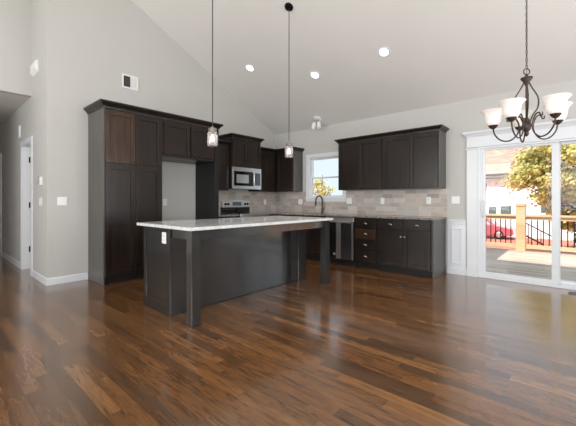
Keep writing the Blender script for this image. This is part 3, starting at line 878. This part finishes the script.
plate('light_switch', 'white double switch plate on the wall left of the pantry', 'light switch', (0.0, -4.372, 1.17), 'x', 0.118, 0.118, 'switch')
plate('light_switch', 'white switch plate on the hallway wall below the thermostat', 'light switch', (-0.36, YH, 1.16), 'y', 0.165, 0.118, 'switch')
plate('outlet', 'white outlet inside the empty refrigerator space', 'outlet', (0.0, -2.82, 1.15), 'x', 0.075, 0.118, 'outlet')
plate('outlet', 'white outlet on the tile right of the range', 'outlet', (0.0135, -0.36, 1.145), 'x', 0.075, 0.118, 'outlet')
plate('outlet', 'white outlet on the tile left of the window', 'outlet', (0.80, -0.014, 1.15), 'y', 0.118, 0.118, 'outlet')
plate('light_switch', 'white switch on the tile just right of the window', 'light switch', (2.06, -0.014, 1.172), 'y', 0.118, 0.118, 'switch')
plate('outlet', 'white outlet on the tile above the drawer cabinet', 'outlet', (2.77, -0.014, 1.17), 'y', 0.075, 0.118, 'outlet')
plate('outlet', 'white outlet on the tile above the rightmost base cabinet', 'outlet', (3.60, -0.014, 1.179), 'y', 0.075, 0.118, 'outlet')
plate('light_switch', 'white switch plate on the wall beside the patio door casing', 'light switch', (4.015, 0.0, 1.186), 'y', 0.118, 0.118, 'switch')
plate('outlet', 'white outlet on the near end of the island', 'outlet', (2.30, -4.039, 0.79), 'y', 0.085, 0.118, 'outlet')
th = thing('thermostat', 'small white thermostat with dark screen on the hallway wall', 'thermostat', (-0.31, YH, 1.46))
MB().box((-0.37, YH - 0.028, 1.40), (-0.25, YH - 0.0006, 1.52)).build('housing', M['plate'], th, bevel=0.004)
MB().box((-0.372, YH - 0.03, 1.41), (-0.345, YH - 0.0284, 1.53)).build('screen', M['slot'], th)
al = thing('alarm_sounder', 'white wedge-shaped alarm box high on the hallway wall', 'alarm', (-0.65, YH, 3.10))
MB().poly([(-0.83, YH - 0.0006, 3.09), (-0.83, YH - 0.04, 3.13), (-0.83, YH - 0.04, 3.25), (-0.83, YH - 0.0006, 3.27)], (0.36, 0, 0)).build('housing', M['plate'], al, bevel=0.006)
MB().box((-0.75, YH - 0.043, 3.15), (-0.55, YH - 0.0405, 3.23)).build('grille', M['plate'], al)
dc = thing('door_chime', 'narrow white chime box on the hallway wall past the doorway', 'door chime', (-1.80, YH, 2.37))
MB().box((-1.86, YH - 0.022, 2.27), (-1.74, YH - 0.0006, 2.48)).build('housing', M['plate'], dc, bevel=0.005)
MB().box((-1.84, YH - 0.025, 2.30), (-1.76, YH - 0.0222, 2.45)).build('grille', M['white'], dc)
# return-air vent
vt = thing('wall_vent', 'white louvred air vent high on the wall above the pantry', 'vent', (0.0, -3.42, 3.12))
vy0, vy1, vz0, vz1 = -3.55, -3.295, 3.005, 3.225
MB().grid([vy0, vy0 + 0.02, vy1 - 0.02, vy1], [vz0, vz0 + 0.022, vz1 - 0.022, vz1], 0.0006, 0.012, lambda y, z: not (vy0 + 0.02 < y < vy1 - 0.02 and vz0 + 0.022 < z < vz1 - 0.022), lambda u, v, w_: (w_, u, v)).build('frame', M['plate'], vt)
MB().box((0.0006, vy0 + 0.02, vz0 + 0.022), (0.002, vy1 - 0.02, vz1 - 0.022)).build('duct_opening', M['slot'], vt)
ym = (vy0 + vy1)/2 + 0.005
MB().box((0.002, ym - 0.004, vz0 + 0.022), (0.011, ym + 0.004, vz1 - 0.022)).build('mullion', M['plate'], vt)
lv = MB()
for k in range(11):                                   # right half: louvres tilted to show white
    y = ym + 0.01 + k * 0.0105
    lv.poly([(0.002, y, vz0 + 0.022), (0.0105, y + 0.007, vz0 + 0.022), (0.0105, y + 0.0085, vz0 + 0.022), (0.002, y + 0.0015, vz0 + 0.022)], (0, 0, vz1 - vz0 - 0.044))
lv.build('louvres', M['plate'], vt)
lv = MB()
for k in range(11):                                   # left half: straight louvres in the dark slot colour
    y = vy0 + 0.022 + k * 0.0095
    lv.box((0.002, y, vz0 + 0.022), (0.0055, y + 0.001, vz1 - 0.022))
lv.build('louvres', M['slot'], vt)
# floor register
fg = thing('floor_register', 'dark metal floor register in front of the patio door', 'floor vent', (5.52, -0.22, 0.0))
MB().grid([5.40, 5.42, 5.64, 5.66], [-0.29, -0.27, -0.17, -0.15], 0.0005, 0.006, lambda x, y: not (5.42 < x < 5.64 and -0.27 < y < -0.17), lambda u, v, w_: (u, v, w_)).build('frame', M['bronze'], fg)
rl = MB()
for k in range(12): rl.box((5.422 + k*0.0185, -0.27, 0.0005), (5.431 + k*0.0185, -0.17, 0.005))
rl.build('grille', M['bronze'], fg)

# ================================================================== LIGHT FITTINGS
cn = Vector((0, -S, -1)).normalized()                 # normal of the sloped ceiling, pointing down into the room
tilt = Vector((0, 0, -1)).rotation_difference(cn)
for (x, y), lab in (((0.98, -1.683), 'recessed ceiling light nearest the range, left of the three'), ((2.08, -1.168), 'recessed ceiling light in the middle, above the sink side'), ((3.36, -1.186), 'recessed ceiling light rightmost of the three, nearest the patio door')):
    c = Vector((x, y, cz(y)))
    dl = thing('recessed_light', lab, 'ceiling light', c, 'recessed lights in the sloped ceiling')
    MB().lathe([(0.095, 0.0006), (0.093, 0.006), (0.075, 0.008), (0.066, 0.004), (0.066, 0.001)], c, cn, 28, cap=False).build('trim_ring', M['white'], dl, smooth=True)
    MB().lathe([(0.066, 0.001), (0.05, 0.004), (0.0, 0.006)], c, cn, 24).build('lens', M['lens'], dl, smooth=True)
    ld = bpy.data.lights.new('downlight_glow', 'SPOT'); ld.energy = 22; ld.spot_size = R(110); ld.spot_blend = 0.8; ld.color = (1, 0.94, 0.86); ld.shadow_soft_size = 0.06
    lo = bpy.data.objects.new('downlight_glow', ld); COL.objects.link(lo); lo.location = c + cn * 0.03; lo.rotation_euler = (0, 0, 0)

# twin spot on the ceiling above the window
c = Vector((1.43, -0.235, cz(-0.235)))
ts = thing('twin_spotlight', 'white twin-lamp spotlight on the ceiling above the sink window', 'spotlight', c)
MB().lathe([(0.085, 0.0006), (0.085, 0.012), (0.07, 0.022), (0.0, 0.024)], c, cn, 24).build('base_plate', M['plate'], ts, smooth=True)
for s_ in (-1, 1):
    p = c + Vector((0.056 * s_, -0.02, -0.075))
    h_ = MB().lathe([(0.0, 0.0), (0.026, 0.004), (0.040, 0.03), (0.043, 0.12), (0.046, 0.14), (0.038, 0.14), (0.036, 0.13), (0.0, 0.128)], p, (0.1 * s_, -0.1, -1), 18).build('lamp_head', M['plate'], ts, smooth=True)
    MB().tube([c + Vector((0.03 * s_, -0.008, -0.012)), p + Vector((0, 0, 0.0)), p + Vector((0, 0, -0.02))], 0.009).build('swivel_arm', M['chrome'], h_, smooth=True)

# mason-jar pendants over the island
def pendant(x, y, label):
    zc = cz(y)
    root = thing('pendant_light', label, 'pendant light', (x, y, zc), 'jar pendants over the island')
    can = MB().lathe([(0.062, 0.0006), (0.062, 0.012), (0.055, 0.024), (0.02, 0.032), (0.0, 0.033)], (x, y, zc), cn, 28).build('canopy', M['black'], root, smooth=True)
    MB().tube([(x, y, zc - 0.02), (x, y, 1.99)], 0.0055, 10).build('rod', M['bronze'], root, smooth=True)
    MB().lathe([(0.0, 2.006), (0.010, 2.004), (0.013, 1.986), (0.043, 1.984), (0.047, 1.979), (0.047, 1.948), (0.042, 1.946), (0.0, 1.947)], (x, y, 0)).build('jar_lid', M['chrome'], root, smooth=True)
    j = MB().lathe([(0.043, 1.945), (0.044, 1.938), (0.055, 1.925), (0.058, 1.91), (0.058, 1.80), (0.053, 1.784), (0.0, 1.78)], (x, y, 0), seg=28, cap=False).build('glass_jar', M['jar'], root, smooth=True)
    MB().lathe([(0.0, 1.945), (0.016, 1.944), (0.016, 1.918), (0.012, 1.914), (0.0, 1.913)], (x, y, 0), seg=16).build('socket', M['bronze'], root, smooth=True)
    MB().lathe([(0.010, 1.913), (0.013, 1.90), (0.021, 1.875), (0.023, 1.86), (0.018, 1.84), (0.0, 1.832)], (x, y, 0), seg=18).build('bulb', M['bulb'], root, smooth=True)
    return root
pendant(2.457, -3.553, 'mason jar pendant nearer the viewer, in front of the bridge cabinet')
pendant(2.457, -2.267, 'mason jar pendant farther away, in front of the corner cabinets')

# five-arm chandelier
HX, HY = 5.16, -2.07
HZ = cz(HY)
ch = thing('chandelier', 'bronze five-arm chandelier with frosted bell shades hanging by the patio door', 'chandelier', (HX, HY, HZ))
MB().lathe([(0.07, 0.0006), (0.07, 0.01), (0.055, 0.03), (0.02, 0.045), (0.0, 0.046)], (HX, HY, HZ), cn, 28).build('canopy', M['bronze'], ch, smooth=True)
# chain of interlocking links down to the ring
cm = MB()
z = HZ - 0.04
k = 0
while z > 2.385:
    a_ = (0 if k % 2 == 0 else math.pi/2) + 0.6
    dx, dy = math.cos(a_), math.sin(a_)
    ring = []
    for i in range(12):
        t = 2*math.pi*i/12
        ring.append((HX + dx*0.0085*math.cos(t), HY + dy*0.0085*math.cos(t), z - 0.02 + 0.02*math.sin(t)))
    cm.tube(ring, 0.0022, 5, closed=True)
    z -= 0.034
    k += 1
cm.build('chain', M['bronze'], ch, smooth=True)
MB().tube([(HX + 0.004, HY, HZ - 0.03), (HX - 0.004, HY, 3.1), (HX + 0.002, HY, 2.4), (HX, HY, 2.30)], 0.0025, 6).build('cord', M['bronze'], ch)
ring = []
for i in range(20):
    t = 2*math.pi*i/20
    ring.append((HX + 0.027*math.cos(t)*0.75, HY + 0.027*math.cos(t)*0.66, 2.345 + 0.027*math.sin(t)))
MB().tube(ring, 0.005, 8, closed=True).build('hanging_ring', M['bronze'], ch, smooth=True)
MB().lathe([(0.0, 2.32), (0.012, 2.318), (0.014, 2.295), (0.046, 2.29), (0.048, 2.282), (0.042, 2.274), (0.028, 2.255), (0.018, 2.235), (0.0095, 2.21), (0.0095, 1.93), (0.022, 1.91), (0.034, 1.88), (0.038, 1.85), (0.03, 1.82), (0.016, 1.80), (0.02, 1.785), (0.012, 1.765), (0.0, 1.755)], (HX, HY, 0)).build('center_column', M['bronze'], ch, smooth=True)
def bez(P, n=24):
    """Catmull-Rom through (r, z) points"""
    out = []
    Q = [P[0]] + P + [P[-1]]
    for i in range(1, len(Q) - 2):
        for s_ in range(n // 4):
            t = s_ / (n // 4)
            p0, p1, p2, p3 = Q[i-1], Q[i], Q[i+1], Q[i+2]
            out.append(tuple(0.5 * ((2*p1[j]) + (-p0[j]+p2[j])*t + (2*p0[j]-5*p1[j]+4*p2[j]-p3[j])*t*t + (-p0[j]+3*p1[j]-3*p2[j]+p3[j])*t**3) for j in (0, 1)))
    out.append(P[-1])
    return out
ARM = bez([(0.135, 1.915), (0.118, 1.945), (0.085, 1.935), (0.058, 1.87), (0.068, 1.79), (0.125, 1.735), (0.195, 1.745), (0.245, 1.80), (0.262, 1.865)])
CURL = bez([(0.135, 1.915), (0.15, 1.92), (0.148, 1.945)])
SCR = bez([(0.018, 2.255), (0.05, 2.20), (0.105, 2.11), (0.10, 2.02), (0.055, 1.95), (0.03, 1.885)])
for i in range(5):
    a_ = R(36 + 72*i)
    ca, sa = math.cos(a_), math.sin(a_)
    P = lambda r, z: (HX + r*ca, HY + r*sa, z)
    am = MB().tube([P(r, z) for r, z in ARM], 0.0065, 8).tube([P(r, z) for r, z in CURL], [0.0065 - 0.003*q/ (len(CURL)-1) for q in range(len(CURL))], 8)
    arm = am.build('arm', M['bronze'], ch, smooth=True)
    MB().lathe([(0.0, 1.858), (0.012, 1.86), (0.03, 1.876), (0.042, 1.895), (0.040, 1.897), (0.02, 1.885), (0.0, 1.884)], P(0.262, 0), seg=20).build('shade_cup', M['bronze'], arm, smooth=True)
    sh = MB().lathe([(0.034, 1.892), (0.052, 1.902), (0.064, 1.928), (0.068, 1.96), (0.073, 1.99), (0.084, 2.014), (0.106, 2.034), (0.103, 2.037), (0.080, 2.018), (0.069, 1.99), (0.064, 1.96), (0.060, 1.93), (0.050, 1.907), (0.030, 1.897)], P(0.262, 0), seg=32, cap=False)
    sh.build('lamp_shade', M['shade'], arm, smooth=True)
    MB().lathe([(0.012, 1.886), (0.014, 1.92), (0.026, 1.955), (0.026, 1.975), (0.015, 1.995), (0.0, 2.0)], P(0.262, 0), seg=16).build('bulb', M['bulb'], arm, smooth=True)
for i in range(3):
    a_ = R(41.8 + 120*i)
    ca, sa = math.cos(a_), math.sin(a_)
    MB().tube([(HX + r*ca, HY + r*sa, z) for r, z in SCR], 0.006, 8).build('scroll_bar', M['bronze'], ch, smooth=True)

# fill light added to brighten the unseen room behind the hall doorway
pd = bpy.data.lights.new('bedroom_fill', 'POINT'); pd.energy = 18; pd.shadow_soft_size = 0.2
po = bpy.data.objects.new('bedroom_fill', pd); COL.objects.link(po); po.location = (-1.1, YH + 1.4, 2.0)

# ================================================================== OUTDOORS
DZ = -0.10
struct(MB().box((-2.0, 0.16, DZ - 0.05), (12.0, 4.68, DZ)).build('deck', M['deck']), 'grey-brown board deck outside the patio door', 'deck')
struct(MB().box((-2.0, 4.50, DZ - 0.30), (12.0, 4.70, DZ - 0.05)).build('deck_rim', M['deckrim']), 'reddish rim board along the deck edge', 'deck rim')
M['lawn'] = plain('dry_lawn', srgb(142, 146, 92), 0.95, var=0.2, scale=1.2)
struct(MB().box((-22, 0.16, -1.60), (26, 24.0, -1.5)).build('ground', M['soil']), 'reddish bare soil beyond the deck', 'ground')
struct(MB().grid([-80, -22, 26, 80], [0.16, 24.0, 140], -1.60, -1.5, lambda x, y: not (-22 < x < 26 and y < 24.0), lambda u, v, w_: (u, v, w_)).build('ground_lawn', M['lawn']), 'dry lawn around the bare soil', 'ground')
RY = 4.5
rlx = thing('deck_railing', 'cedar deck railing with black balusters outside the patio door', 'railing', (4.35, RY, DZ))
for a, b in ((0.2, 4.25), (4.46, 8.6)):
    MB().box((a, RY - 0.07, 0.775), (b, RY + 0.07, 0.82)).box((a, RY - 0.02, 0.69), (b, RY + 0.02, 0.775)).build('top_rail', M['cedar'], rlx, bevel=0.004)
    MB().box((a, RY - 0.025, -0.03), (b, RY + 0.025, 0.07)).build('bottom_rail', M['cedar'], rlx, bevel=0.004)
    n = int((b - a) / 0.112)
    for i in range(1, n):
        x = a + (b - a) * i / n
        if 0.3 < x < 8.5:
            MB().tube([(x, RY, 0.07), (x, RY, 0.69)], 0.0125, 8).build('baluster', M['black'], rlx)
for x in (4.355, 8.7, 0.1):
    po_ = MB().box((x - 0.1, RY - 0.1, DZ + 0.001), (x + 0.1, RY + 0.1, 1.04)).build('post', M['cedar'], rlx, bevel=0.006)
    MB().box((x - 0.115, RY - 0.115, 1.04), (x + 0.115, RY + 0.115, 1.07)).poly([(x - 0.1, RY - 0.1, 1.07), (x + 0.1, RY - 0.1, 1.07), (x + 0.1, RY + 0.1, 1.07), (x - 0.1, RY + 0.1, 1.07)], (0, 0, 0.04)).build('post_cap', M['cedar'], po_, bevel=0.004)

# neighbour's house
NYF = 23.5
nh = thing('neighbour_house', 'white two-storey house with tan roof behind the deck railing', 'house', (0.0, NYF + 4.0, -1.5))
MB().box((-7.0, NYF, -1.5), (6.6, NYF + 9.0, 3.0)).build('house_wall', M['siding'], nh)
rf = MB().poly([(-7.5, NYF - 0.5, 3.05), (-7.5, NYF + 4.5, 5.55), (-7.5, NYF + 9.5, 3.05), (-7.5, NYF + 9.5, 3.2), (-7.5, NYF + 4.5, 5.72), (-7.5, NYF - 0.5, 3.2)], (14.6, 0, 0)).build('roof', M['roof'], nh)
MB().box((-7.5, NYF - 0.5, 2.86), (7.1, NYF - 0.45, 3.16)).box((-7.5, NYF - 0.5, 2.86), (7.1, NYF, 2.9)).build('eave', M['soffit'], nh)
MB().poly([(6.59, NYF, 3.0), (6.59, NYF + 9.0, 3.0), (6.59, NYF + 4.5, 5.5)], (0.02, 0, 0)).build('gable_wall', M['siding'], nh)
MB().box((-7.0, NYF - 0.03, 1.24), (6.6, NYF, 1.34)).build('band_board', M['white'], nh)
for x0, x1, z0, z1 in ((0.10, 0.60, 0.16, 0.72), (0.88, 1.56, 0.16, 0.78), (-0.65, -0.02, 1.95, 2.5), (3.3, 3.95, 0.30, 0.85), (-3.0, -2.2, 0.1, 0.9), (-3.0, -2.2, 1.6, 2.5)):
    wf = MB().grid([x0 - 0.09, x0, x1, x1 + 0.09], [z0 - 0.09, z0, z1, z1 + 0.09], NYF - 0.05, NYF - 0.001, lambda x, z: not (x0 < x < x1 and z0 < z < z1), lambda u, v, w_: (u, w_, v)).build('window', M['white'], nh)
    MB().box((x0, NYF - 0.03, z0), (x1, NYF - 0.015, z1)).build('pane', M['winglass'], wf)

# red car parked in front of the neighbour's house
CXr, CYr, CG = 2.02, 21.0, -1.5                       # front bumper (right end), side plane, ground
car = thing('car', 'red car parked beyond the deck railing', 'car', (CXr - 2.1, CYr + 0.85, CG))
body = [(0.0, 0.45), (-0.05, 0.75), (-0.9, 0.92), (-1.05, 0.95), (-4.1, 0.98), (-4.3, 0.9), (-4.35, 0.4), (-4.2, 0.24), (-0.15, 0.24)]
MB().poly([(CXr + x, CYr, CG + z) for x, z in body], (0, 1.75, 0)).build('car_body', M['carred'], car, bevel=0.05)
cabn = [(-1.05, 0.94), (-1.7, 1.42), (-2.0, 1.47), (-3.6, 1.46), (-4.1, 0.97)]
MB().poly([(CXr + x, CYr + 0.12, CG + z) for x, z in cabn], (0, 1.51, 0)).build('cabin', M['carred'], car, bevel=0.04)
for a, b_, c_, d_ in ((-1.25, -1.8, -2.35, -2.35), (-2.45, -2.45, -3.25, -3.25), (-3.35, -3.35, -3.6, -3.9)):
    MB().poly([(CXr + a, CYr + 0.105, CG + 0.98), (CXr + b_, CYr + 0.105, CG + 1.38), (CXr + c_, CYr + 0.105, CG + 1.38), (CXr + d_, CYr + 0.105, CG + 0.98)], (0, 0.02, 0)).build('side_window', M['carglass'], car)
for x in (-0.85, -3.45):
    for y in (CYr + 0.1, CYr + 1.65):
        wh = MB().lathe([(0.0, -0.1), (0.28, -0.1), (0.33, -0.07), (0.33, 0.07), (0.28, 0.1), (0.0, 0.1)], (CXr + x, y, CG + 0.33), (0, 1, 0), 22).build('wheel', M['rubber'], car, smooth=True)
        MB().lathe([(0.0, -0.108), (0.19, -0.106), (0.2, -0.1)], (CXr + x, y, CG + 0.33), (0, 1, 0), 18).build('hub_cap', M['steel'], wh, smooth=True)

# dark stair railing descending to the right on the lot behind
sr = thing('stair_railing', 'dark sloped stair railing in front of the white house', 'stair railing', (2.9, 19.0, -1.5))
MB().tube([(2.30, 20.0, 0.05), (4.3, 19.0, -1.0)], 0.035, 8).build('handrail', M['black'], sr)
MB().tube([(2.30, 20.0, -0.75), (3.7, 19.3, -1.45)], 0.05, 8).build('stringer', M['black'], sr)
for q in (0.0, 0.33, 0.66, 1.0):
    x, y, z = 2.30 + 2.0*q, 20.0 - 1.0*q, 0.05 - 1.05*q
    MB().tube([(x, y, -1.5), (x, y, z)], 0.025, 8).build('post', M['black'], sr)

# trees: trunk and branches plus crowns of individual leaves
def leaf_crown(m, c, rad, n, size, rng, squash=0.8, clump=9):
    centres = []
    for _ in range(clump):
        d = Vector((rng.gauss(0, 1), rng.gauss(0, 1), rng.gauss(0, 1))).normalized() * rad * (rng.random() ** 0.4) * 0.8
        d.z *= squash
        centres.append(Vector(c) + d)
    for i in range(n):
        b_ = rng.choice(centres)
        p = b_ + Vector((rng.gauss(0, 1), rng.gauss(0, 1), rng.gauss(0, 0.6))) * rad * 0.2
        ax = Vector((rng.gauss(0, 1), rng.gauss(0, 1), rng.gauss(0, 1))).normalized()
        t = ax.orthogonal().normalized(); b2 = ax.cross(t)
        s_ = size * (0.6 + 0.8*rng.random())
        m.bm.faces.new([m.bm.verts.new(p + t*s_), m.bm.verts.new(p + b2*s_*0.55), m.bm.verts.new(p - t*s_), m.bm.verts.new(p - b2*s_*0.55)])
    return centres
def tree(label, x, y, g, crowns, trunk_r, seed, group='trees outside', cat='tree', name='tree'):
    rng = random.Random(seed)
    root = thing(name, label, cat, (x, y, g), group)
    cs_ = []
    for (c, rad, n, size, mat) in crowns:
        m = MB()
        cs_ += leaf_crown(m, c, rad, n, size, rng)
        o = m.build('foliage', M[mat], root)
    tm = MB()
    top = Vector((x, y, min(c[0][2] for c in crowns) - 0.2))
    tm.tube([(x, y, g), (x + 0.03, y, (g + top.z)/2), top, top + Vector((0.1, 0, 1.2))], [trunk_r, trunk_r*0.8, trunk_r*0.6, trunk_r*0.2], 8)
    for c in cs_[::2]:
        mid = (top + c) / 2 + Vector((0, 0, -0.15))
        tm.tube([top - Vector((0, 0, 0.25)), mid, c], [trunk_r*0.35, trunk_r*0.22, trunk_r*0.06], 5)
    tm.build('trunk', M['bark'], root)
    return root
tree('golden-leaved tree to the right outside the patio door', 6.3, 13.0, -1.5, [
    ((3.75, 12.6, 2.5), 1.25, 2000, 0.085, 'leaf_gold'), ((4.75, 12.6, 2.7), 1.5, 4600, 0.085, 'leaf_gold'), ((4.35, 12.5, 1.5), 0.8, 700, 0.075, 'leaf_gold'), ((5.75, 13.7, 1.9), 1.5, 8000, 0.1, 'leaf_olive'), ((5.15, 12.9, 1.75), 0.9, 3200, 0.09, 'leaf_olive'), ((5.1, 13.4, 0.7), 1.0, 2600, 0.085, 'leaf_olive'), ((5.0, 12.6, 4.3), 1.7, 3600, 0.085, 'leaf_gold')], 0.14, 3)
tree('small yellow tree seen through the sink window', -4.9, 8.6, -1.5, [((-5.1, 8.6, 1.75), 0.75, 500, 0.07, 'leaf_gold'), ((-4.55, 8.6, 1.55), 0.55, 160, 0.06, 'leaf_olive')], 0.06, 5)
tree('dark evergreen shrub behind the railing at far right', 5.7, 18.6, -1.5, [((5.7, 18.6, -0.4), 1.15, 2800, 0.09, 'leaf_dark')], 0.08, 9, group='shrubs outside', cat='shrub', name='shrub')
